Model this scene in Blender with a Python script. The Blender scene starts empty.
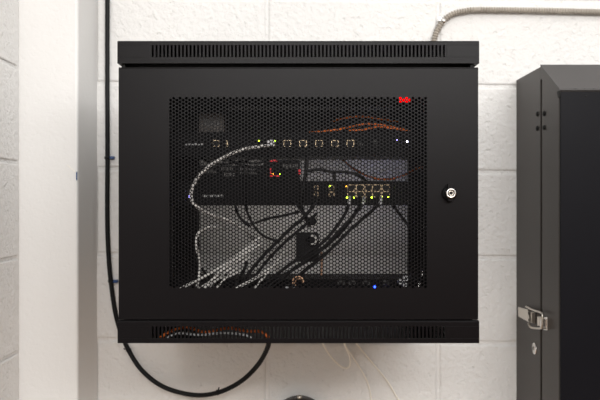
import bpy, math, random
from mathutils import Vector, Matrix
random.seed(7)
PI = math.pi
F = 747.0                      # focal length in pixels of a 600 px wide frame
CZ = 1.5                       # camera height
YF, YW = 1.245, 1.772          # cabinet face, block wall (distance from the camera)
YR = 1.325                     # rack rail plane
col = bpy.context.scene.collection

def P(px, py, Y):
    return Vector(((px - 300) * Y / F, Y, CZ + (200 - py) * Y / F))
def X(px, Y): return (px - 300) * Y / F
def Z(py, Y): return CZ + (200 - py) * Y / F

# ------------------------------------------------------------ materials
def nodes(name):
    m = bpy.data.materials.new(name); m.use_nodes = True
    nt = m.node_tree; b = nt.nodes['Principled BSDF']
    return m, nt, b
def coords(nt, scale=(1, 1, 1)):
    g = nt.nodes.new('ShaderNodeNewGeometry')
    mp = nt.nodes.new('ShaderNodeMapping'); mp.inputs['Scale'].default_value = scale
    nt.links.new(g.outputs['Position'], mp.inputs['Vector'])
    return mp.outputs['Vector']
def paint(name, c, rough=.45, metal=0, bump=.0, bscale=900, var=.15, spec=.5, vscale=6):
    m, nt, b = nodes(name)
    b.inputs['Roughness'].default_value = rough
    b.inputs['Metallic'].default_value = metal
    b.inputs['Specular IOR Level'].default_value = spec
    v = coords(nt)
    n = nt.nodes.new('ShaderNodeTexNoise'); n.inputs['Scale'].default_value = vscale; n.inputs['Detail'].default_value = 4
    nt.links.new(v, n.inputs['Vector'])
    r = nt.nodes.new('ShaderNodeValToRGB')
    r.color_ramp.elements[0].position = .3; r.color_ramp.elements[1].position = .7
    r.color_ramp.elements[0].color = tuple(x * (1 - var) for x in c) + (1,)
    r.color_ramp.elements[1].color = tuple(min(1, x * (1 + var)) for x in c) + (1,)
    nt.links.new(n.outputs['Fac'], r.inputs['Fac']); nt.links.new(r.outputs['Color'], b.inputs['Base Color'])
    if bump:
        n2 = nt.nodes.new('ShaderNodeTexNoise'); n2.inputs['Scale'].default_value = bscale; n2.inputs['Detail'].default_value = 2
        nt.links.new(v, n2.inputs['Vector'])
        bp = nt.nodes.new('ShaderNodeBump'); bp.inputs['Strength'].default_value = bump; bp.inputs['Distance'].default_value = .0006
        nt.links.new(n2.outputs['Fac'], bp.inputs['Height']); nt.links.new(bp.outputs['Normal'], b.inputs['Normal'])
    return m
def glow(name, c, s):
    m, nt, b = nodes(name)
    b.inputs['Base Color'].default_value = c + (1,)
    b.inputs['Emission Color'].default_value = c + (1,)
    b.inputs['Emission Strength'].default_value = s
    return m
def wallmat(name, c, rough_bump=1.35):
    m, nt, b = nodes(name)
    b.inputs['Roughness'].default_value = .42
    b.inputs['Specular IOR Level'].default_value = .4
    v = coords(nt)
    def noise(s, d, r=.5):
        n = nt.nodes.new('ShaderNodeTexNoise'); n.inputs['Scale'].default_value = s
        n.inputs['Detail'].default_value = d; n.inputs['Roughness'].default_value = r
        nt.links.new(v, n.inputs['Vector']); return n.outputs['Fac']
    n1 = noise(3, 3)
    rp = nt.nodes.new('ShaderNodeValToRGB')
    rp.color_ramp.elements[0].position = .3; rp.color_ramp.elements[1].position = .7
    rp.color_ramp.elements[0].color = tuple(x * .95 for x in c) + (1,); rp.color_ramp.elements[1].color = c + (1,)
    nt.links.new(n1, rp.inputs['Fac']); nt.links.new(rp.outputs['Color'], b.inputs['Base Color'])
    # lumpy painted block: soft swells, plus pits where a noise dips low
    a = noise(95, 4, .55)
    pit = nt.nodes.new('ShaderNodeTexNoise'); pit.inputs['Scale'].default_value = 80; pit.inputs['Detail'].default_value = 3
    nt.links.new(v, pit.inputs['Vector'])
    pr = nt.nodes.new('ShaderNodeMapRange'); pr.inputs['From Min'].default_value = .30; pr.inputs['From Max'].default_value = .40
    nt.links.new(pit.outputs['Fac'], pr.inputs['Value'])
    ad = nt.nodes.new('ShaderNodeMath'); ad.operation = 'ADD'
    ml = nt.nodes.new('ShaderNodeMath'); ml.operation = 'MULTIPLY'; ml.inputs[1].default_value = .3
    nt.links.new(pr.outputs['Result'], ml.inputs[0]); nt.links.new(a, ad.inputs[0]); nt.links.new(ml.outputs[0], ad.inputs[1])
    bp = nt.nodes.new('ShaderNodeBump'); bp.inputs['Strength'].default_value = .62 * rough_bump; bp.inputs['Distance'].default_value = .004
    nt.links.new(ad.outputs[0], bp.inputs['Height']); nt.links.new(bp.outputs['Normal'], b.inputs['Normal'])
    return m
def braid(name, c1, c2, scale=260):
    m, nt, b = nodes(name); b.inputs['Roughness'].default_value = .4
    v = coords(nt)
    w = nt.nodes.new('ShaderNodeTexChecker'); w.inputs['Scale'].default_value = scale
    w.inputs['Color1'].default_value = c1 + (1,); w.inputs['Color2'].default_value = c2 + (1,)
    nt.links.new(v, w.inputs['Vector']); nt.links.new(w.outputs['Color'], b.inputs['Base Color'])
    return m

M = dict(
    wall=wallmat('painted_block', (.775, .768, .755)),
    plaster=wallmat('painted_smooth', (.775, .768, .755), .3),
    black=paint('black_powder_coat', (.0042, .0034, .0039), .34, bump=.2, var=.06, spec=.10),
    inner=paint('black_inside_paint', (.003, .003, .003), .5, spec=.15),
    body=paint('dark_device_metal', (.003, .003, .0035), .5, spec=.06),
    grey=paint('grey_device_metal', (.10, .095, .09), .5),
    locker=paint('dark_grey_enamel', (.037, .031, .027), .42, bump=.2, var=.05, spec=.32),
    lockdoor=paint('blue_black_enamel', (.006, .006, .008), .4, bump=.2, var=.06, spec=.08),
    hole=paint('dark_void', (.003, .003, .003), .8),
    rubber=paint('black_rubber', (.005, .005, .0055), .5, spec=.2),
    nickel=paint('brushed_nickel', (.62, .58, .52), .28, metal=1, var=.05),
    chrome=paint('chrome', (.8, .78, .76), .2, metal=1, var=.05),
    brass=paint('tan_port_metal', (.55, .42, .27), .35, metal=.6, var=.1),
    steel=paint('galvanised_flex', (.34, .305, .26), .5, metal=.0, var=.12, vscale=40),
    blue=paint('blue_plastic', (.01, .05, .16), .4),
    white=paint('white_cable', (.86, .83, .79), .4),
    cream=paint('cream_wire', (.90, .87, .80), .5, var=.05),
    braid=braid('white_braided', (.92, .89, .85), (.38, .36, .34)),
    clear=paint('clear_plug_plastic', (.62, .62, .64), .25, var=.2, vscale=300),
    orange=paint('orange_cable', (.85, .19, .03), .45),
    tan=paint('tan_plastic', (.09, .075, .065), .6),
    redp=paint('red_plastic', (.35, .01, .015), .5),
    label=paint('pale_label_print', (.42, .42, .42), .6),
    copper=paint('copper', (.75, .45, .28), .35, metal=.7),
    fitting=paint('dark_brown_iron', (.05, .038, .034), .5),
    red=glow('lit_red', (1, .0, .0), 1.6), green=glow('lit_green', (.55, .9, .04), 6),
    amber=glow('lit_amber', (1, .4, .03), 5), bluel=glow('lit_blue', (.02, .06, 1), 9),
    violet=glow('lit_violet', (.35, .3, 1), 5), whitel=glow('lit_white', (.8, .78, 1), 9),
    redl=glow('lit_dim_red', (.6, .01, .02), .3),
)

# ------------------------------------------------------------ mesh builder
class MB:
    def __init__(s): s.v = []; s.f = []; s.m = []; s.sm = []; s.cur = 0; s.smooth = False
    def add(s, vs, fs, smooth=None):
        o = len(s.v); s.v += [tuple(v) for v in vs]
        for f in fs:
            s.f.append(tuple(i + o for i in f)); s.m.append(s.cur); s.sm.append(s.smooth if smooth is None else smooth)
    def box(s, x0, x1, y0, y1, z0, z1):
        x0, x1 = sorted((x0, x1)); y0, y1 = sorted((y0, y1)); z0, z1 = sorted((z0, z1))
        s.add([(x0,y0,z0),(x1,y0,z0),(x1,y1,z0),(x0,y1,z0),(x0,y0,z1),(x1,y0,z1),(x1,y1,z1),(x0,y1,z1)],
              [(0,3,2,1),(4,5,6,7),(0,1,5,4),(1,2,6,5),(2,3,7,6),(3,0,4,7)], False)
    def prism(s, poly, a, b, axis='x'):
        n = len(poly)
        def mk(p, t):
            return {'x': (t, p[0], p[1]), 'y': (p[0], t, p[1]), 'z': (p[0], p[1], t)}[axis]
        vs = [mk(p, a) for p in poly] + [mk(p, b) for p in poly]
        fs = [tuple(range(n))[::-1], tuple(range(n, 2 * n))] + [(i, (i+1) % n, n + (i+1) % n, n + i) for i in range(n)]
        s.add(vs, fs, False)
    def rbox(s, x0, x1, y0, y1, z0, z1, r, seg=3):          # box with rounded corners seen from the front (about the y axis)
        pts = []
        for cx, cz, a0 in ((x1-r, z1-r, 0), (x0+r, z1-r, 90), (x0+r, z0+r, 180), (x1-r, z0+r, 270)):
            for k in range(seg + 1):
                a = math.radians(a0 + 90 * k / seg); pts.append((cx + r*math.cos(a), cz + r*math.sin(a)))
        s.prism(pts, y0, y1, 'y')
    def lathe(s, c, axis, prof, seg=24):                     # prof: (distance along axis, radius)
        c = Vector(c); ax = Vector(axis).normalized()
        u = ax.orthogonal().normalized(); w = ax.cross(u)
        vs = []; fs = []
        for t, r in prof:
            for k in range(seg):
                a = 2 * PI * k / seg
                vs.append(c + ax * t + (u * math.cos(a) + w * math.sin(a)) * r)
        for i in range(len(prof) - 1):
            for k in range(seg):
                k2 = (k + 1) % seg
                fs.append((i*seg+k, i*seg+k2, (i+1)*seg+k2, (i+1)*seg+k))
        fs.append(tuple(range(seg))[::-1]); n = (len(prof) - 1) * seg; fs.append(tuple(range(n, n + seg)))
        s.add(vs, fs, True)
    def tube(s, pts, r, seg=8, step=.004, rf=None):
        pts = [Vector(p) for p in pts]
        q = [pts[0] * 2 - pts[1]] + pts + [pts[-1] * 2 - pts[-2]]
        out = []
        for i in range(1, len(q) - 2):
            p0, p1, p2, p3 = q[i-1], q[i], q[i+1], q[i+2]
            n = max(2, int((p2 - p1).length / step))
            for k in range(n):
                t = k / n
                out.append(.5 * ((2*p1) + (p2-p0)*t + (2*p0-5*p1+4*p2-p3)*t*t + (3*p1-p0-3*p2+p3)*t**3))
        out.append(pts[-1])
        d = (out[1] - out[0]).normalized(); u = d.orthogonal().normalized(); L = 0
        vs = []; fs = []
        for i, p in enumerate(out):
            if i: L += (p - out[i-1]).length
            nd = (out[min(i+1, len(out)-1)] - out[max(i-1, 0)]).normalized()
            u = (u - nd * u.dot(nd)).normalized(); w = nd.cross(u)
            rr = rf(L) if rf else r
            for k in range(seg):
                a = 2 * PI * k / seg; vs.append(p + (u * math.cos(a) + w * math.sin(a)) * rr)
        for i in range(len(out) - 1):
            for k in range(seg):
                k2 = (k + 1) % seg; fs.append((i*seg+k, i*seg+k2, (i+1)*seg+k2, (i+1)*seg+k))
        n = (len(out) - 1) * seg
        fs.append(tuple(range(seg))[::-1]); fs.append(tuple(range(n, n + seg)))
        s.add(vs, fs, True); return out
    def torus(s, c, axis, R, r, a0=0, a1=360, seg=24, up=None):
        c = Vector(c); ax = Vector(axis).normalized(); u = Vector(up) if up else ax.orthogonal().normalized(); w = ax.cross(u)
        s.tube([c + (u * math.cos(math.radians(a0 + (a1-a0)*k/seg)) + w * math.sin(math.radians(a0 + (a1-a0)*k/seg))) * R for k in range(seg + 1)], r, 8, .01)
    def build(s, name, mats, parent=None, bevel=0, fix=True):
        me = bpy.data.meshes.new(name); me.from_pydata(s.v, [], s.f)
        if not isinstance(mats, (list, tuple)): mats = [mats]
        for m in mats: me.materials.append(m)
        me.polygons.foreach_set('material_index', s.m); me.polygons.foreach_set('use_smooth', s.sm)
        me.update()
        if fix:
            import bmesh
            bm = bmesh.new(); bm.from_mesh(me); bmesh.ops.recalc_face_normals(bm, faces=bm.faces); bm.to_mesh(me); bm.free()
        o = bpy.data.objects.new(name, me); col.objects.link(o)
        if parent is not None:
            o.parent = parent; o.matrix_parent_inverse = Matrix.Translation(-parent.location)
        if bevel:
            b = o.modifiers.new('bevel', 'BEVEL'); b.width = bevel; b.segments = 2; b.limit_method = 'ANGLE'; b.angle_limit = math.radians(40)
        return o

def tag(o, label, cat, group=None):
    o['label'] = label; o['category'] = cat
    if group: o['group'] = group
    return o
def thing(name, label, cat, loc, group=None):
    o = bpy.data.objects.new(name, None); o.location = loc; o.empty_display_size = .05; col.objects.link(o)
    return tag(o, label, cat, group)
def struct(o): o['kind'] = 'structure'; return o

# ------------------------------------------------------------ the setting: block walls and the boxed-out corner
XS = -0.604                        # side wall
JZ = Z(82.9, YW); CH = .2032; CL = .4064; JX = X(267, YW)
def rounded_block(b, u0, u1, z0, z1, put, r=.0045, d=.0035):
    # pillowed face: (depth, inset) rings
    rings = [(d, 0), (d * .35, r * .35), (0, r)]
    vs = []; fs = []
    for dep, ins in rings:
        for (u, z) in ((u0+ins, z0+ins), (u1-ins, z0+ins), (u1-ins, z1-ins), (u0+ins, z1-ins)): vs.append(put(u, z, dep))
    for i in range(2):
        for k in range(4):
            k2 = (k + 1) % 4; fs.append((i*4+k, i*4+k2, (i+1)*4+k2, (i+1)*4+k))
    fs.append((8, 9, 10, 11)); b.add(vs, fs, False)
g = .0035
b = MB()
b.box(XS - .3, 2.2, YW + .0035, YW + .2, 0, 2.75)
row = -7
zt = JZ + 6 * CH
k = 0
while True:
    z1 = zt - k * CH; z0 = z1 - CH
    if z1 < 0: break
    par = (k - 5) % 2                       # course above the joint at y=81 px is k=5
    x = JX + (CL / 2 if par else 0) - 6 * CL
    while x < 2.2:
        a, c = max(x, XS - .2), min(x + CL, 2.2)
        if c - a > .03: rounded_block(b, a + g, c - g, max(z0, 0) + g, min(z1, 2.75) - g, lambda u, z, d: (u, YW + d, z - (u + .45) * .0088))   # courses run slightly out of level
        x += CL
    k += 1
struct(b.build('wall_back', M['wall'], fix=True))
b = MB(); b.box(XS - .2, XS - .0035, -1.2, YW + .1, 0, 2.75)
k = 0
while True:
    z1 = JZ + .006 + 6 * CH - k * CH; z0 = z1 - CH
    if z1 < 0: break
    y = YW - .156 + .002 - 12 * CL + (CL / 2 if k % 2 else 0)
    while y < YW - .155:
        a, c = max(y, -1.2), min(y + CL, YW - .158)
        if c - a > .03: rounded_block(b, a + g, c - g - (.0 if c < YW - .16 else .012), max(z0, 0) + g, min(z1, 2.75) - g, lambda u, z, d: (XS - d, u, z), .003, .0022)
        y += CL
    k += 1
struct(b.build('wall_left', M['wall']))
b = MB()
xr = X(78, YW - .156)
b.prism([(XS - .05, YW + .05), (XS - .05, YW - .156), (XS + .0, YW - .157), (xr - .006, YW - .156), (xr - .002, YW - .1545), (xr, YW - .15), (X(97, YW), YW + .05)], 0, 2.75, 'z')
struct(b.build('wall_corner', M['plaster']))
b = MB(); b.box(-.8, 2.2, -1.2, YW + .2, -.1, 0)
struct(b.build('floor', paint('brown_floor', (.34, .21, .12), .5)))

# ------------------------------------------------------------ rack cabinet
hz = lambda y: Z(y, YF)
cab = thing('rack_cabinet', 'black wall-mounted network rack cabinet with a perforated door, vent slots and round lock', 'cabinet',
            ((X(118, YF) + X(478, YF)) / 2, (YF + YW) / 2, hz(343)))
CF = .002
def chamfer(b, x0, x1, y, z):
    b.prism([(y, z - CF), (y + CF, z), (y + .006, z), (y + .006, z - CF)], x0, x1, 'x')
def slot_cap(name, y_top, y_bot, s0, s1, xl, xr):
    """cap tray with a real slotted front face"""
    b = MB(); x0, x1 = X(xl, YF), X(xr, YF); zt, zb = hz(y_top), hz(y_bot)
    t = .0016; yf = YF - .002
    sx0, sx1 = X(152, YF), X(446.5, YF); st, sb = hz(s0), hz(s1)
    n = 78; p = (sx1 - sx0) / n
    b.box(x0, x1, yf, yf + t, st, zt - CF); chamfer(b, x0, x1, yf, zt); b.box(x0, x1, yf, yf + t, zb, sb)
    b.box(x0, sx0, yf, yf + t, sb, st); b.box(sx1, x1, yf, yf + t, sb, st)
    for i in range(n):
        a = sx0 + p * i
        b.box(a + p * .5, a + p, yf, yf + t, sb, st)
        for zz, d in ((st, -1), (sb, 1)):       # rounded slot ends
            b.prism([(a, zz), (a + p * .5, zz), (a + p * .5, zz + d * .0006), (a + p * .38, zz + d * .0001), (a + p * .12, zz + d * .0001), (a, zz + d * .0006)], yf + .0001, yf + t - .0001, 'y')
    return b, x0, x1, yf + t, zt, zb
BY0, BY1 = YF + .022, YW - .004
b, x0, x1, yb, zt, zb = slot_cap('t', 41, 63.6, 45.3, 57.3, 117.6, 479)
b.box(x0, x1, yb, BY1, zt - .0016, zt); b.box(x0, x0 + .0016, yb, BY1, zb, zt); b.box(x1 - .0016, x1, yb, BY1, zb, zt)
b.box(x0, x1, yb, yb + .012, zb, zb + .0014)
b.box(x0, x1, BY1 - .0016, BY1, zb, zt)
b.build('top_cap', M['black'], cab, .0006)
b, x0, x1, yb, zt, zb = slot_cap('t', 320.6, 343, 326.3, 338.3, 117.8, 479)
b.box(x0, x1, yb, BY1, zb, zb + .0016); b.box(x0, x0 + .0016, yb, BY1, zb, zt); b.box(x1 - .0016, x1, yb, BY1, zb, zt)
b.box(x0, x1, yb, yb + .012, zt - .0014, zt)
b.box(x0, x1, BY1 - .0016, BY1, zb, zt)
b.build('bottom_cap', M['black'], cab, .0006)
# body sides, frame and open-back panel
for xa in (X(120.5, YF), X(475.5, YF) - .0016):
    b = MB(); b.box(xa, xa + .0016, BY0, BY1, hz(321), hz(64)); b.build('side_panel', M['black'], cab)
b = MB()
fx0, fx1 = X(122, YF), X(474, YF)
b.box(fx0, fx1, BY0 - .004, BY0 + .02, hz(78), hz(60)); b.box(fx0, fx1, BY0, BY0 + .02, hz(319.5), hz(300))
b.box(fx0, fx0 + .03, BY0, BY0 + .02, hz(300), hz(78)); b.box(fx1 - .03, fx1, BY0, BY0 + .02, hz(300), hz(78))
b.build('front_frame', M['inner'], cab)
b = MB(); yk = BY1 - .012
bx0, bx1, bz0, bz1 = X(199, yk), X(408, yk), Z(277.5, yk), Z(150, yk)
b.box(fx0, fx1, yk, yk + .0016, bz1, hz(66)); b.box(fx0, fx1, yk, yk + .0016, hz(321), bz0)
b.box(fx0, bx0, yk, yk + .0016, bz0, bz1); b.box(bx1, fx1, yk, yk + .0016, bz0, bz1)
for xx in (bx0, bx1 - .0016): b.box(xx, xx + .0016, yk - .012, yk, bz0, bz1)
b.box(bx0, bx1, yk - .03, yk, bz0 - .0016, bz0)
b.build('back_panel', M['inner'], cab)
for sx in (-1, 1):                                       # rails with square holes
    b = MB(); xm = X(298, YF)
    a, c = sorted((xm + sx * .2225, xm + sx * .2475)); m0, m1 = sorted((xm + sx * .2325 - .0045, xm + sx * .2325 + .0045))
    zlo, zhi = hz(318), hz(70)
    b.box(a, m0, YR, YR + .002, zlo, zhi); b.box(m1, c, YR, YR + .002, zlo, zhi)
    z = zlo
    while z < zhi:
        b.box(m0, m1, YR, YR + .002, z, min(z + .0064, zhi)); z += .01588
    e = a if sx < 0 else c
    b.box(e - .001, e + .001, YR + .002, YR + .03, zlo, zhi)
    b.build('mounting_rail', M['inner'], cab)
# door
dx0, dx1, dz0, dz1 = X(118.6, YF), X(478.2, YF), hz(319.4), hz(67.2)
cp = 3.148 * YF / F; rp_ = 3.627 * YF / F; ncol = 82; nrow = 53
wx0 = X(170.6, YF) - cp / 2; wx1 = wx0 + cp * ncol
wz1 = hz(98.25) + rp_ / 2; wz0 = wz1 - rp_ * nrow
T = .0013
b = MB()
b.box(dx0, wx0, YF, YF + T, wz0, wz1); b.box(wx1, dx1, YF, YF + T, wz0, wz1)
b.box(dx0, dx1, YF, YF + T, wz1, dz1 - CF); chamfer(b, dx0, dx1, YF, dz1); b.box(dx0, dx1, YF, YF + T, dz0, wz0)
for xa in (dx0, dx1 - T): b.box(xa, xa + T, YF + T, YF + .017, dz0, dz1)
for za in (dz0, dz1 - T): b.box(dx0 + T, dx1 - T, YF + T, YF + .017, za, za + T)
door = b.build('door', M['black'], cab)
b = MB(); R = .0024; N = 12
for i in range(ncol):
    xc = wx0 + cp * (i + .5); off = 0 if i % 2 else rp_ / 2
    for yy in (YF,):
        if off:
            b.box(xc - cp/2, xc + cp/2, YF, YF + T, wz1 - off, wz1)
            b.box(xc - cp/2, xc + cp/2, YF, YF + T, wz0, wz0 + off)
    for j in range(nrow - (1 if off else 0)):
        zc = wz1 - off - rp_ * (j + .5)
        vs = []
        for y in (YF, YF + T):
            vs += [(xc+cp/2, y, zc+rp_/2), (xc-cp/2, y, zc+rp_/2), (xc-cp/2, y, zc-rp_/2), (xc+cp/2, y, zc-rp_/2)]
            vs += [(xc + R*math.cos(PI/4 + 2*PI*k/N), y, zc + R*math.sin(PI/4 + 2*PI*k/N)) for k in range(N)]
        fs = []
        for q in range(4):
            q2 = (q + 1) % 4
            arc = [4 + (q*3 + t) % N for t in range(4)]
            fs.append((q2, q) + tuple(arc))              # front, faces -y
            fs.append(tuple(x + 16 for x in reversed((q2, q) + tuple(arc))))
        for k in range(N):
            k2 = (k + 1) % N; fs.append((4+k, 4+k2, 20+k2, 20+k))
        b.add(vs, fs, False)
pw = b.build('perforated_window', M['black'], door, fix=False)
# round key lock on the door
lc = Vector((X(449, YF), YF, hz(193.3)))
b = MB(); b.lathe(lc, (0, -1, 0), [(-.001, .0125), (.003, .0125), (.0045, .0108), (.0045, .009)]); b.build('lock_rosette', M['body'], door)
b = MB(); b.rbox(lc.x - .0045, lc.x + .0055, YF - .012, YF - .003, lc.z - .0135, lc.z + .0165, .003); b.build('lock_tab', M['black'], door, .0008)
b = MB(); b.lathe(lc, (0, -1, 0), [(.004, .0085), (.016, .0085), (.0185, .0078), (.019, .0062), (.017, .0056), (.0165, .0050)])
b.build('lock_barrel', M['chrome'], door)
b = MB(); b.lathe(lc, (0, -1, 0), [(.0155, .0052), (.0172, .0052), (.0172, .0042)]); b.cur = 1
b.torus(lc + Vector((0, -.0175, 0)), (0, -1, 0), .0034, .0009)
b.build('key_core', [M['hole'], M['nickel']], door)
# hinge lugs where the wall shows through the top corners
for xx in (X(122.5, YF), X(473, YF)):
    b = MB(); b.box(xx - .003, xx + .003, YF + .006, YF + .014, dz1 - .001, hz(62.5)); b.build('hinge_pin', M['hole'], cab)

# ------------------------------------------------------------ devices inside
def dx(px): return X(px, YR)
def dzz(py): return Z(py, YR)
XM = X(298, YF)
def rack_unit(name, label, cat, yt, depth, mat=None):
    zb, zt = dzz(yt + 24.4), dzz(yt)
    t = thing(name, label, cat, (XM, YR, zb))
    b = MB(); b.rbox(XM - .2413, XM + .2413, YR - .003, YR - .0005, zb, zt, .002)
    b.build('faceplate', mat or M['body'], t, .0004)
    b = MB(); b.box(XM - .219, XM + .219, YR - .0005, YR + depth, zb + .0005, zt - .0005); b.build('chassis', M['inner'], t)
    for sx in (-1, 1):
        b = MB(); b.lathe((XM + sx * .2335, YR - .003, (zt + zb) / 2 + .013), (0, -1, 0), [(0, .0035), (.0015, .0035), (.0022, .002)], 12)
        b.lathe((XM + sx * .2335, YR - .003, (zt + zb) / 2 - .013), (0, -1, 0), [(0, .0035), (.0015, .0035), (.0022, .002)], 12)
        b.build('screw', M['body'], t)
    return t
YP = YR - .003
def port(t, px, py, w=.0135, h=.0115, name='network_port', m='brass'):
    b = MB(); x, z = dx(px), dzz(py); e = .0013
    b.box(x-w/2, x+w/2, YP-.0012, YP, z+h/2-e, z+h/2); b.box(x-w/2, x-w*.22, YP-.0012, YP, z-h/2, z-h/2+e); b.box(x+w*.22, x+w/2, YP-.0012, YP, z-h/2, z-h/2+e)
    b.box(x-w/2, x-w/2+e, YP-.0012, YP, z-h/2, z+h/2); b.box(x+w/2-e, x+w/2, YP-.0012, YP, z-h/2, z+h/2)
    b.cur = 1; b.box(x-w/2+e, x+w/2-e, YP-.0004, YP, z-h/2+e, z+h/2-e)
    return b.build(name, [M[m], M['hole']], t)
def led(t, px, py, m, r=.0016, Y=None):
    r *= .85; b = MB(); Y = Y or YP; c = P(px, py, Y); b.lathe(c, (0, -1, 0), [(0, r), (r * .7, r), (r * 1.4, r * .55), (r * 1.6, .0001)], 10)
    return b.build('indicator_light', M[m], t)
def strip(t, x0, x1, py, h=.002, name='printed_strip'):
    b = MB(); a, c = dx(x0), dx(x1); n = max(3, int((c - a) / .005)); z = dzz(py)
    for i in range(n):
        w = (c - a) / n; b.box(a + w*i, a + w*(i+.78), YP - .0004, YP, z - h/2, z + h/2 + (.0006 if i % 3 == 0 else 0))
    return b.build(name, M['label'], t)

ps = rack_unit('power_strip', 'black rack power strip at the top of the cabinet with a lit red rocker switch', 'power strip', 82, .06)
b = MB(); b.rbox(dx(399), dx(409.5), YP - .005, YP, dzz(102.6), dzz(90), .001); b.build('rocker_switch', M['red'], ps)
for px in (190, 225, 260, 295, 330, 365):
    b = MB(); b.rbox(dx(px) - .013, dx(px) + .013, YP - .0015, YP, dzz(104), dzz(86), .004); b.build('outlet', M['inner'], ps)

s1 = rack_unit('network_switch', 'black rack network switch with a single row of metal-rimmed ports and a braided cable', 'network switch', 132, .12)
for px in (271.5, 287.3, 303, 319, 335, 350.3): port(s1, px, 143.5)
port(s1, 216.5, 143.5, .012, .0115); port(s1, 227, 144, .004, .012, 'usb_port')
port(s1, 361, 144.5, .006, .006, 'usb_port', 'grey'); port(s1, 375, 144, .007, .011, 'usb_port', 'grey')
strip(s1, 185, 204, 144.5, .003)
led(s1, 259, 141, 'green'); led(s1, 274.6, 140.8, 'green', .002); led(s1, 407.5, 141.5, 'whitel', .0022); led(s1, 397, 140, 'violet', .0012)

s2 = rack_unit('network_switch', 'black rack switch with a double row of metal ports and three black cables plugged in', 'network switch', 181, .07)
for r_ in (187.6, 194.2):
    for k in range(5): port(s2, 351.2 + 8.6 * k, r_, .0145, .0108)
    port(s2, 316, r_, .008, .008); port(s2, 331.5, r_, .010, .009)
strip(s2, 203, 224, 196, .0035)
led(s2, 189, 196.3, 'violet', .0022)
for px, py, m in ((347, 197.6, 'green'), (354.3, 197.5, 'green'), (371.7, 197.4, 'green'), (382.3, 197.3, 'green'), (388.4, 197.3, 'green'), (346, 186, 'amber'), (329.7, 186, 'green')):
    led(s2, px, py, m, .0019, YP - .0015)

s3 = rack_unit('network_recorder', 'black rack unit along the cabinet bottom with a small blue light', 'rack unit', 279, .10)
led(s3, 374.5, 286.8, 'bluel', .0026)
for px in (341, 352, 366, 386): port(s3, px, 282.5, .012, .007, 'front_port', 'grey')

# small boxes standing on the lower switch
def small_box(name, label, cat, x0, x1, y0, y1, Y, d, mat):
    t = thing(name, label, cat, (X((x0 + x1) / 2, Y), Y, Z(y1, Y)))
    b = MB(); b.rbox(X(x0, Y), X(x1, Y), Y, Y + d, Z(y1, Y), Z(y0, Y), .002); b.build('housing', mat, t, .0005)
    return t
mo = small_box('modem', 'low dark modem with grey vents standing on the double-row switch', 'modem', 197, 263, 165.5, 181.1, YR + .004, .06, M['body'])
b = MB()
for (a, c, y, h) in ((221, 234, 168.5, .003), (204, 217, 171.5, .003), (224, 236, 174.5, .003), (240, 258, 165, .002), (240, 258, 169, .002), (240, 258, 173, .002)):
    n = int((c - a) / 1.8)
    for i in range(n): b.box(dx(a + 1.8*i), dx(a + 1.8*i + 1.1), YR + .0034, YR + .0042, dzz(y) - h, dzz(y) + h)
b.build('vent', M['grey'], mo)
mc = small_box('media_converter', 'small dark media converter with red edges and amber light on the double-row switch', 'converter', 263.5, 300, 160, 181.1, YR + .004, .06, M['body'])
b = MB()
for q in ((269.5, 279, 175.2, 176.6), (269.5, 271, 168, 176.6), (270, 277, 159.8, 161.6), (298.5, 300.5, 169.5, 174)):
    b = MB(); b.box(dx(q[0]), dx(q[1]), YR + .001, YR + .004, dzz(q[3]), dzz(q[2])); b.build('red_light', M['redl'], mc)
led(mc, 272.8, 174, 'amber', .0018, YR + .003); led(mc, 279.6, 174, 'green', .0013, YR + .003)
b = MB()
for i in range(9): b.box(dx(283 + 1.7*i), dx(284 + 1.7*i), YR + .0034, YR + .0042, dzz(167 + (i % 3)), dzz(164))
b.build('vent', M['grey'], mc)
pb = small_box('power_brick', 'dim tan power brick lying on the single-row switch', 'power adapter', 199, 224, 113.5, 132.1, YR + .03, .07, M['tan'])
b = MB(); b.box(X(204, YR+.03), X(219, YR+.03), YR + .0294, YR + .03, Z(126, YR+.03), Z(119, YR+.03)); b.build('rating_label', M['grey'], pb)

YB = 1.40                                                  # black adapter hanging in the middle
t = thing('power_adapter', 'black adapter block with two chrome ring connectors hanging behind the cable bundle', 'power adapter', P(307, 262, YB))
b = MB(); b.rbox(X(296, YB), X(319, YB), YB, YB + .03, Z(262, YB), Z(233, YB), .004); b.build('housing', M['rubber'], t, .001)
for cx, cy, r in ((312.5, 221.5, .0098), (312, 240, .0084)):
    b = MB(); b.lathe(P(cx - 2, cy, YB), (.3, -1, 0), [(-.002, r * .9), (.012, r * .9), (.014, r * .7)], 16); b.build('plug', M['rubber'], t)
    b = MB(); b.torus(P(cx, cy, YB - .012), (.3, -1, 0), r, .0024, -110, 110, 16, up=(1, 0, 0)); b.build('ring', M['white'], t)  # white colour stands in for the bright reflection on the chrome rings

# ------------------------------------------------------------ cables
def cable(pts, r, mat, label, group=None, name='network_cable', cat='cable', seg=8):
    b = MB(); b.tube([P(*p) for p in pts], r, seg, .006)
    return tag(b.build(name, mat), label, cat, group)
A = 1.285
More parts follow.
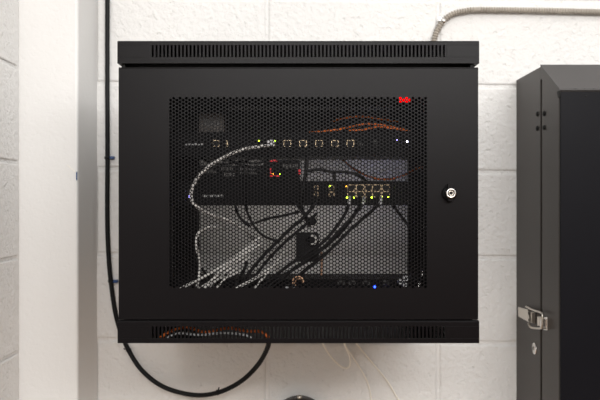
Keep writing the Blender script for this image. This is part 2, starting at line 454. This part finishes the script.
# braided white cable from the upper switch
b = MB(); pts = [P(*p) for p in ((270, 145, A+.012), (258, 146.8, A), (240, 150.2, A), (219, 160, A), (203, 171.5, A), (194, 184, A), (191, 195, A), (194, 204, A), (205, 212, A+.01), (218, 217, A+.03), (232, 222, A+.05), (246, 231, A+.08), (257, 243, A+.12), (267, 254, A+.14), (273, 262, A+.14), (279, 270, A+.12))]
bc = thing('braided_cable', 'white braided cable arching from the upper switch down the left side', 'cable', pts[0])
b.tube(pts, .0030, 10, .003); b.build('cable_jacket', M['braid'], bc)
b = MB(); b.box(dx(268), dx(275), A + .006, YP - .0005, dzz(147.5), dzz(141.2)); b.build('plug', M['clear'], bc, .0008)
cable(((224, 229, 1.37), (212, 227, 1.34), (201, 230, 1.32), (196.5, 238, 1.31), (197, 250, 1.31), (200, 262, 1.32), (199, 276, 1.312), (196, 292, 1.30)), .0026, M['white'], 'white braided cable in a small hook loop at the lower left of the window')
W = 'white cables fanned across the cabinet bottom'
wl = ['white cable slanting across the window bottom, %s from the left' % q for q in ('first', 'third', 'fourth', 'sixth', 'fifth', 'second', 'seventh')]
for i, pp in enumerate((((176, 293, A), (182, 288, A), (205, 276, A+.01), (222, 266, A+.03), (243, 251, A+.06), (262, 236, A+.08)),
        ((200, 292, A), (206, 286.5, A), (220, 272, A+.01), (236, 259, A+.03), (256, 244, A+.07)),
        ((202, 294, A+.01), (211, 285, A+.01), (226, 272, A+.02), (243, 257, A+.04), (262, 243, A+.07)),
        ((231, 293, A), (240, 286.5, A), (254, 279, A+.01), (268, 270, A+.03), (282, 259, A+.06)),
        ((212, 293, A+.02), (220, 284, A+.02), (234, 270, A+.03), (252, 254, A+.06)),
        ((196, 291, A+.02), (212, 281, A+.02), (230, 276, A+.03), (243, 270, A+.05), (256, 268, A+.06)),
        ((252, 291, A+.02), (264, 277, A+.02), (276, 262, A+.04), (288, 247, A+.07)))):
    cable(pp, (.0026, .0028, .0022, .0026, .0018, .0022, .0018)[i], M['white'], wl[i], W)
# black cables with clear plugs
K = 'black cables leaving the lower switch'
bl = ['black cable with a clear plug, leftmost of the three plugged into the lower switch', 'black cable with a clear plug, middle one of the three plugged into the lower switch', 'black cable with a clear plug, rightmost of the three plugged into the lower switch']
for i, (px, pp) in enumerate(((349, ((349, 204), (345, 214), (334, 230), (322, 243), (306, 254), (285, 268), (262, 287), (255, 295))),
                              (363.7, ((363, 204), (354, 215), (340, 230), (326, 245), (310, 258), (290, 272), (272, 288), (266, 296))),
                              (380.7, ((379.5, 204), (366, 216), (350, 230), (334, 246), (317, 261), (300, 275), (285, 290), (280, 297))))):
    pts = [P(a, c, A + .02 - .001 * j + .008 * i) for j, (a, c) in enumerate(pp)]; pts[0] = P(pp[0][0], pp[0][1], A + .012)
    t = thing('network_cable', bl[i], 'cable', pts[0], K)
    b = MB(); b.tube(pts, .0029, 8, .006); b.build('cable_jacket', M['rubber'], t)
    b = MB(); b.tube([P(px + .3, 197.2, YP - .001), P(px + .2, 200, YP - .012), P(px, 202, A + .018), pts[0]], .0030, 6, .01); b.build('plug', M['clear'], t)
def bk(pts, label, r=.0028, y=1.36, g=None):
    return cable([(p[0], p[1], (p[2] if len(p) > 2 else y)) for p in pts], r, M['rubber'], label, g)
pr_ = 'pair of black cables side by side running down to the lower left'
bk(((312, 208), (302, 219), (290, 229), (278, 241), (263, 256), (249, 273), (236, 292)), 'black cable slanting to the lower left, upper one of the pair left of the adapter', .003, 1.30, pr_)
bk(((317, 213), (304, 226), (292, 236), (281, 246), (266, 262), (254, 278), (244, 293)), 'black cable slanting to the lower left, lower one of the pair left of the adapter', .0026, 1.31, pr_)
bk(((244, 161, 1.31), (244.5, 178, 1.305), (245, 200, 1.305), (248, 214), (256, 229), (266, 237), (280, 242)), 'thin black cable dropping past the modem and curving to the bundle', .0024)
bk(((235, 204, 1.41), (237, 212), (242, 220), (250, 226)), 'short black cable end curving below the lower switch at left', .0026)
bk(((255, 223), (268, 218.5), (284, 215.5), (300, 211.5)), 'black cable crossing almost level below the lower switch', .0024)
bk(((307, 156, 1.30), (306.5, 168, 1.295), (304, 182, 1.295), (301.5, 196, 1.295), (301, 206, 1.30), (305, 216, 1.33), (309, 226, 1.37)), 'thick black cable hanging vertically across the middle of both switches', .0034)
bk(((308, 171, 1.30), (320, 169.5), (332, 172), (345, 172), (358, 175), (366, 181, 1.31)), 'black cable lying level in the gap between the two switches', .0026, 1.30)
bk(((330, 171), (334, 175), (335, 183), (336, 190)), 'short black cable drooping onto the lower switch front', .0024, 1.30)
bk(((292, 198, 1.31), (298, 206), (306, 214), (313, 206), (319, 198, 1.31)), 'black cable looped in a small v under the lower switch', .0026, 1.31)
bk(((388, 200, 1.40), (394, 207), (401, 216), (407, 224), (413, 231)), 'black cable curving off to the right below the lower switch', .0028, 1.42)
bk(((194, 256), (199, 264), (205, 273, 1.315), (212, 283, 1.30), (218, 294, 1.295)), 'black cable bending down at the lower left of the window', .0026, 1.34)
bk(((247, 262), (244, 270), (238, 280, 1.305), (233, 293, 1.295)), 'short black cable crossing behind the white cables', .0028, 1.32)
bk(((361, 203, 1.41), (348, 224, 1.38), (332, 241), (312, 257), (296, 268, 1.32), (276, 280, 1.305), (262, 294, 1.295)), 'black cable beneath the three plugged cables', .003, 1.345)
bk(((325, 255), (308, 268, 1.32), (296, 279, 1.305), (290, 294, 1.295)), 'short black cable at the lower end of the cable bundle', .003, 1.34)
cable(((321.5, 252, 1.36), (321.8, 262, 1.36), (321.5, 272, 1.36), (321.5, 276, 1.36)), .0018, M['copper'], 'thin brown wire hanging straight beside the adapter', name='ground_wire', cat='wire')
bk(((200, 157, 1.36), (212, 163), (226, 164), (242, 161), (256, 164), (268, 159, 1.37)), 'black cable draped along the top of the modem', .0022)
bk(((226, 156, 1.36), (233, 162.5), (247, 166, 1.30), (262, 172, 1.295), (266, 182, 1.29), (268, 192, 1.29)), 'thin black cable falling between modem and media converter', .0018)
cable(((206, 161, 1.38), (220, 159.5, 1.38), (238, 163, 1.38), (252, 159, 1.38), (266, 160, 1.38)), .0018, M['label'], 'thin grey cable behind the modem top')
# orange cables
YO = YR + .03
for pp, l in ((((306, 133, YR+.006), (322, 131.5, YR+.006), (334, 130, YR+.006), (341, 129, YR+.006), (352, 126.5, YO), (364, 124), (380, 124.5), (396, 128), (410, 131, YO)), 'bright orange cable arching over the upper switch'),
              (((348, 130.2), (362, 130), (378, 126.8), (392, 128.5), (404, 129.5)), 'orange cable resting flat on the upper switch'),
              (((330, 122, YO+.03), (345, 118), (362, 116.5), (380, 119), (400, 122, YO+.03)), 'faint orange cable, highest of those above the upper switch')):
    cable([(p[0], p[1], p[2] if len(p) > 2 else YO) for p in pp], .0018, M['orange'], l, name='fibre_cable')
cable(((334, 150, 1.48), (342, 159, 1.48), (352, 167.5, 1.47), (364, 174.5, 1.46), (378, 179, 1.45), (392, 178.8, 1.45), (404, 175, 1.45), (415, 169.5, 1.45), (430, 165, 1.45)), .0021, M['orange'], 'orange cable sagging between the two switches at right', name='fibre_cable')
# orange cable seen in the bottom vent slots
cable(((158, 341.5, 1.29), (165, 334, 1.29), (185, 327, 1.29), (205, 332, 1.29), (228, 328, 1.29), (246, 331, 1.29), (262, 332, 1.29), (272, 341.5, 1.29)), .0028, M['orange'], 'orange cable lying behind the bottom vent slots', name='fibre_cable')
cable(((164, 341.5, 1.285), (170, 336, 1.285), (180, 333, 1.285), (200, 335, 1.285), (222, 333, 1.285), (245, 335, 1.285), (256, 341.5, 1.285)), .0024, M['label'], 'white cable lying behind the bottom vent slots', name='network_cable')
# bits at the bottom of the window
b = MB(); b.torus(P(298, 282, 1.295), (0, -1, .1), .0095, .0016, -20, 200, 18, up=(1, 0, 0)); b.torus(P(299, 283, 1.299), (.1, -1, .1), .0075, .0014, 0, 220, 18, up=(1, 0, 0))
tag(b.build('wire_coil', M['copper']), 'small coil of copper coloured wire at the bottom middle of the window', 'wire')
for i, (px, py) in enumerate(((286.5, 288), (293, 288))):
    b = MB(); c = P(px, py, 1.30); b.rbox(c.x - .003, c.x + .003, 1.30, 1.314, c.z - .008, c.z + .0016, .001)
    tag(b.build('cable_connector', M['clear'], bevel=.0004), 'pale plug tip just under the copper coil, %s one' % ('left' if i == 0 else 'right'), 'connector')
for i, (px, py, s) in enumerate(((400.5, 282, 1), (406, 278.8, 1.2), (405, 285, .9))):
    b = MB(); c = P(px, py, 1.30); w = .0035 * s; b.rbox(c.x - w, c.x + w, 1.30, 1.3215, c.z - w, c.z + w, .001); b.cur = 1; b.box(c.x - w*.5, c.x + w*.5, 1.2995, 1.3, c.z - w*.5, c.z + w*.4)
    tag(b.build('cable_connector', [M['clear'], M['inner']], bevel=.0004), ('pale plug on the bottom unit, left one of the cluster of three', 'pale plug on the bottom unit, uppermost of the cluster of three', 'pale plug on the bottom unit, lowest of the cluster of three')[i], 'connector')
for i, (p0, p1) in enumerate((((422.5, 272), (422, 278)), ((420, 282), (418, 289)))):
    b = MB(); b.tube([P(p0[0], p0[1], 1.315), P(p1[0], p1[1], 1.313)], .0013, 6); b.lathe(P(p0[0], p0[1], 1.315), (0, -1, 0), [(0, .0024), (.002, .0022)], 8)
    tag(b.build('rack_screw', M['chrome']), 'bright rack screw on the right rail, %s of two' % ('upper' if i == 0 else 'lower'), 'screw')

# ------------------------------------------------------------ wall cable, clips, wires, conduit, fitting
YC = YW - .008
pts = [P(107.5, -30, YC), P(107.3, 60, YC), P(107.5, 150, YC), P(107.3, 215, YC), P(108.3, 250, YC), P(111, 283, YC), P(117, 320, YC), P(128, 349, YC), P(143, 371.5, YC - .01), P(165, 387.5, YC - .02), P(194, 395, YC - .03), P(218, 392.5, YC - .05), P(240, 382, YC - .07), P(257, 366, YC - .09), P(267, 349, YC - .12), P(269, 338, YC - .14), P(269, 322, YC - .15)]
b = MB(); b.tube(pts, .0054, 12, .008)
tag(b.build('power_cable', M['rubber']), 'thick black cable running down the wall left of the cabinet and looping under it', 'cable')
for i, (py, cx) in enumerate(((157.8, 107.4), (281, 110.8))):
    t = thing('cable_clip', ('blue-tabbed clip holding the black cable, beside the upper half of the cabinet', 'blue-tabbed clip holding the black cable, beside the lower half of the cabinet')[i], 'clip', P(cx, py, YW))
    b = MB(); b.lathe(P(cx, py, YC) + Vector((0, 0, -.003)), (0, 0, 1), [(0, .0068), (.006, .0068)], 14); b.build('collar', M['rubber'], t)
    b = MB(); c = P(cx + 5, py, YW); b.rbox(c.x - .0085, c.x + .0065, YW - .010, YW, c.z - .0035, c.z + .0035, .0015); b.build('tab', M['blue'], t, .0006)
for i, (px, py, Y, d, ax) in enumerate(((128.5, 350, YC, (-1, 0, .25), (.5, 0, -.86)), (217.5, 392.5, YC - .05, (.3, 0, 1), (1, 0, .25)))):
    t = thing('cable_tie', ('small black tie on the black cable just under the cabinet corner', 'small black tie on the lowest bend of the black cable loop')[i], 'cable tie', P(px, py, Y))
    c = P(px, py, Y); b = MB(); b.lathe(c, ax, [(-.002, .0064), (.002, .0064)], 14); b.build('band', M['rubber'], t)
    b = MB(); b.tube([c, c + Vector(d) * .012], .0016, 6); b.build('tail', M['rubber'], t)
def wire(pts, label, r=.0022):
    b = MB(); b.tube([P(*p) for p in pts], r, 8, .006); tag(b.build('thin_wire', M['cream']), label, 'wire')
WY = YW - .0024
wire(((315, 325, WY-.1), (323, 344, WY-.04), (332, 358, WY-.02), (343, 367.5, WY-.01), (349, 367, WY-.01), (350, 358, WY-.02), (345, 345, WY-.04), (338, 325, WY-.1)), 'thin cream wire hanging in a small loop under the cabinet')
wire(((336, 325, WY-.08), (345, 345, WY-.02), (353, 357, WY), (363, 373, WY), (369, 387, WY), (372, 410, WY), (372, 460, WY)), 'thin cream wire dropping steeply below the cabinet, beside the small loop')
wire(((345, 325, WY-.08), (357, 344, WY-.02), (371, 361, WY), (385, 378, WY), (394, 392, WY), (405, 415, WY), (412, 460, WY)), 'thin cream wire slanting down to the right below the cabinet')
# flexible conduit
YX = YW - .0105
t = thing('flexible_conduit', 'ribbed metal flexible conduit bending down the wall behind the cabinet top', 'conduit', P(436, 35, YX))
b = MB(); r0 = .0064
b.tube([P(*p) for p in ((432, 52, YX), (434, 41, YX), (437, 31, YX), (443, 21.5, YX), (453, 14, YX), (466, 11, YX), (480, 10, YX), (540, 10.8, YX), (600, 12.2, YX), (680, 14, YX), (860, 20, YX))], r0, 12, .0011,
       lambda L: r0 + .0017 * math.sin(2 * PI * L / .0062))
b.build('ribbed_tube', M['steel'], t)
c = P(443.3, 21.2, YX); b = MB(); d = Vector((.64, 0, .77)).normalized()
b.lathe(c - d * .005, d, [(0, .0078), (.010, .0078)], 16)
b.box(c.x - .011, c.x - .006, YW - .012, YW, c.z + .001, c.z + .009)
b.build('strap', M['chrome'], t)
b = MB(); b.lathe(P(440.6, 18.6, YW - .004), (0, -1, 0), [(0, .0038), (.003, .0036), (.0045, .002)], 12); b.build('strap_screw', M['chrome'], t)
# fitting at the bottom edge
t = thing('wall_fitting', 'dark rounded metal fitting with a pale knob on the wall at the bottom edge', 'fitting', P(299, 420, YW))
cf = P(299.5, 424, YW - .02)
b = MB(); b.lathe(P(299.5, 423, YW), (0, -1, 0), [(0, .066), (.030, .066), (.045, .058), (.05, .04)], 36); b.build('body', M['fitting'], t)
b = MB(); b.lathe(P(299.5, 399, YW - .03), (0, 0, 1), [(0, .006), (.006, .006), (.009, .004), (.0095, .001)], 14); b.build('knob', M['nickel'], t)
# snag of blue tape on the pilaster edge
YQ = YW - .1575
b = MB(); c = P(76.6, 176, YQ); b.box(c.x - .0012, c.x + .0012, YQ, YQ + .0016, c.z - .009, c.z + .009)
b.cur = 1; b.tube([P(76, 172.5, YQ), P(73, 170, YQ - .001), P(67, 164.5, YQ)], .0006, 5)
tag(b.build('tape_scrap', [M['blue'], M['cream']]), 'tiny blue tape scrap with a stray thread on the white corner edge', 'tape')

# ------------------------------------------------------------ locker on the right
LX0, LX1 = X(516.3, YW), 1.12
LZ1 = CZ + .2855; LZ0 = .55
YSm, YLf = 1.590, 1.480           # seam, front
zs = CZ + .2185
lk = thing('wall_locker', 'dark steel wall enclosure with sloped hood and side latch, right of the cabinet', 'enclosure', ((LX0 + LX1) / 2, (YW + YLf) / 2, LZ0))
b = MB(); b.box(LX0, LX1, YSm + .0055, YW, LZ0, LZ1 - .001); b.build('back_box', M['locker'], lk, .0012)
b = MB()
b.box(LX0 + .014, LX1 - .004, YSm - .0056, YSm + .0056, LZ0 + .002, LZ1 - .04); b.build('seam_shade_strip', M['hole'], lk)  # void-dark strip in the open seam, stands in for the shade there
b = MB()
b.prism([(YSm + .007, LZ1 - .0005), (YSm + .007, CZ + .256), (YSm - .0055, CZ + .256), (YSm - .0055, LZ0), (YLf, LZ0), (YLf, zs - .012), (YLf - .002, zs), (YSm - .002, LZ1)], LX0, LX1, 'x')
b.build('cover', M['locker'], lk, .0012)
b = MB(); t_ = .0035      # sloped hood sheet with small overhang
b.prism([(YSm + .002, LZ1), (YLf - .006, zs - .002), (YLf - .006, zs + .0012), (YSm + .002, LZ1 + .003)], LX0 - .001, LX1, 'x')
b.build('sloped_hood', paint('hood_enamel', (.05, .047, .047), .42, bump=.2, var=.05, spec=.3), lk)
b = MB(); b.rbox(LX0 + .0012, LX1 - .006, YLf - .006, YLf + .001, LZ0 + .004, zs - .0045, .004); b.build('door', M['lockdoor'], lk, .0012)
b = MB(); b.prism([(YLf - .006, zs - .003), (YLf + .006, zs - .003), (YLf - .001, zs - .016), (YLf - .004, zs - .016)], LX0 - .0025, LX0 + .003, 'x'); b.build('corner_bracket', M['hole'], lk)
b = MB(); b.lathe(P(586, 96.2, YLf - .006), (0, -1, 0), [(-.001, .0022), (.0008, .0020)], 10); b.build('door_hole', M['hole'], lk)  # dark disc for a small hole, its shade put into the colour
for k in range(7):
    b = MB(); b.lathe((LX0 + .03 + .018 * k, YLf - .006, zs + .001), (0, -1, 0), [(-.003, .0012), (.001, .001)], 8); b.build('hinge_knuckle', M['hole'], lk)
def S(px, py):            # point on the locker's left side face
    Y = LX0 * F / (px - 300); return Y, Z(py, Y)
for px, py in ((537.7, 114), (544.6, 113.4), (537.7, 128.3), (544.6, 127.6)):
    Y, z = S(px, py); b = MB(); b.lathe((LX0, Y, z), (-1, 0, 0), [(-.001, .0052), (.0022, .0052), (.0035, .0035)], 12); b.build('bolt', M['hole'], lk)
# draw latch on the side
def sbox(b, p0, p1, o0, o1):
    (ya, za), (yb_, zb_) = S(*p0), S(*p1); b.box(LX0 - o1, LX0 - o0, ya, yb_, za, zb_)
def pl(off, pts): return [(lambda Y: (Y, Z(py, Y)))((LX0 - off) * F / (px - 300)) for px, py in pts]
b = MB(); b.prism(pl(.002, [(527.5, 311), (534.5, 312.5), (534.5, 323.5), (527.5, 321.5)]), LX0 - .003, LX0 + .001, 'x')
b.prism(pl(.009, [(527.6, 310.8), (532, 312), (532, 323), (527.6, 321.5)]), LX0 - .010, LX0 - .002, 'x'); b.build('latch_base', M['nickel'], lk, .0006)
b = MB(); b.prism(pl(.012, [(518.6, 307), (528.2, 309.6), (530, 322.6), (518.8, 316.4)]), LX0 - .0135, LX0 - .011, 'x'); b.build('latch_lever', M['nickel'], lk, .0008)
for q in ((528.8, 313.4), (529, 320)):
    Yq, zq = pl(.0135, [q])[0]; b = MB(); b.lathe((LX0 - .0134, Yq, zq), (-1, 0, 0), [(0, .0034), (.0008, .003)], 10); b.build('rivet', M['hole'], lk)
b = MB(); b.tube([(LX0 - .011, y, z) for y, z in pl(.011, [(526, 306.6), (532, 309.5), (540.6, 312.6), (542.3, 315), (542, 326.6), (540, 328.4), (531, 327.4), (528.6, 323.5)])], .0022, 8, .004)
b.build('latch_bail', M['nickel'], lk)
b = MB(); b.prism(pl(.006, [(537.6, 316.5), (540.4, 317), (540.4, 326), (537.6, 325.6)]), LX0 - .007, LX0 + .001, 'x'); b.build('latch_catch', M['nickel'], lk, .0006)
b = MB(); b.prism(pl(.001, [(543.6, 317.5), (547.6, 317), (547.6, 330.5), (543.6, 330)]), LX0 - .002, LX0 + .001, 'x')
b.prism(pl(.005, [(543.4, 319), (544.8, 319), (544.8, 327), (543.4, 327)]), LX0 - .012, LX0 - .001, 'x'); b.build('latch_keeper', M['chrome'], lk, .0005)
Yk, zk = S(534.8, 348.5)
b = MB(); b.lathe((LX0, Yk, zk), (-1, 0, 0), [(-.001, .013), (.0018, .013), (.0026, .0118)], 24); b.build('key_lock', M['chrome'], lk)
b = MB(); b.lathe((LX0 - .0026, Yk - .001, zk + .001), (-1, 0, 0), [(-.001, .0055), (.0010, .005)], 16); b.cur = 1; b.box(LX0 - .0042, LX0 - .0034, Yk - .002, Yk + .001, zk - .003, zk + .004); b.build('key_slot', [M['nickel'], M['hole']], lk)

# ------------------------------------------------------------ light
def area(name, loc, target, sx, sy, power, c):
    l = bpy.data.lights.new(name, 'AREA'); l.shape = 'RECTANGLE'; l.size = sx; l.size_y = sy; l.energy = power; l.color = c
    o = bpy.data.objects.new(name, l); col.objects.link(o); o.location = loc
    o.rotation_euler = (Vector(target) - Vector(loc)).to_track_quat('-Z', 'Y').to_euler(); return o
area('ceiling_light', (.85, .15, 3.05), (.1, 1.6, 1.4), 1.0, .6, 6.5, (1, .985, .965))
area('front_fill', (.35, -.8, 2.2), (0, 1.6, 1.4), 2.2, .4, 48, (1, .98, .96))  # added flash-like fill from behind the camera, reaches into the cabinet
area('rear_fill', (-.01, 1.56, CZ - .06), (-.01, 1.76, CZ - .09), .40, .16, .15, (1, .93, .86))  # added lamp behind the devices, brightens the wall inside the cabinet
area('rear_fill_blue', (.19, 1.60, CZ + .09), (.19, 1.76, CZ + .08), .05, .05, .03, (.6, .6, 1))  # added bluish lamp, tints the wall behind the devices at upper right
w = bpy.data.worlds.new('room_light'); bpy.context.scene.world = w; w.use_nodes = True
nt = w.node_tree; bg = nt.nodes['Background']
tc = nt.nodes.new('ShaderNodeTexCoord'); sp = nt.nodes.new('ShaderNodeSeparateXYZ'); rr = nt.nodes.new('ShaderNodeValToRGB'); mr = nt.nodes.new('ShaderNodeMapRange')
mr.inputs['From Min'].default_value = -1; mr.inputs['From Max'].default_value = 1
nt.links.new(tc.outputs['Generated'], sp.inputs[0]); nt.links.new(sp.outputs['Z'], mr.inputs['Value']); nt.links.new(mr.outputs['Result'], rr.inputs['Fac'])
e = rr.color_ramp.elements; e[0].position = .42; e[0].color = (.18, .10, .05, 1); e[1].position = .60; e[1].color = (1, .985, .96, 1)
m_ = e.new(.5); m_.color = (.34, .275, .215, 1)
nt.links.new(rr.outputs['Color'], bg.inputs['Color']); bg.inputs['Strength'].default_value = 1.15

cam = bpy.data.cameras.new('camera'); co = bpy.data.objects.new('camera', cam); col.objects.link(co)
co.location = (0, 0, CZ); co.rotation_euler = (PI / 2, 0, 0)
cam.sensor_width = 36; cam.lens = 36 * F / 600; cam.clip_start = .05
cam.dof.use_dof = True; cam.dof.focus_distance = YF + .01; cam.dof.aperture_fstop = 7
sc = bpy.context.scene; sc.camera = co
sc.view_settings.view_transform = 'Standard'; sc.view_settings.look = 'None'; sc.view_settings.exposure = 0
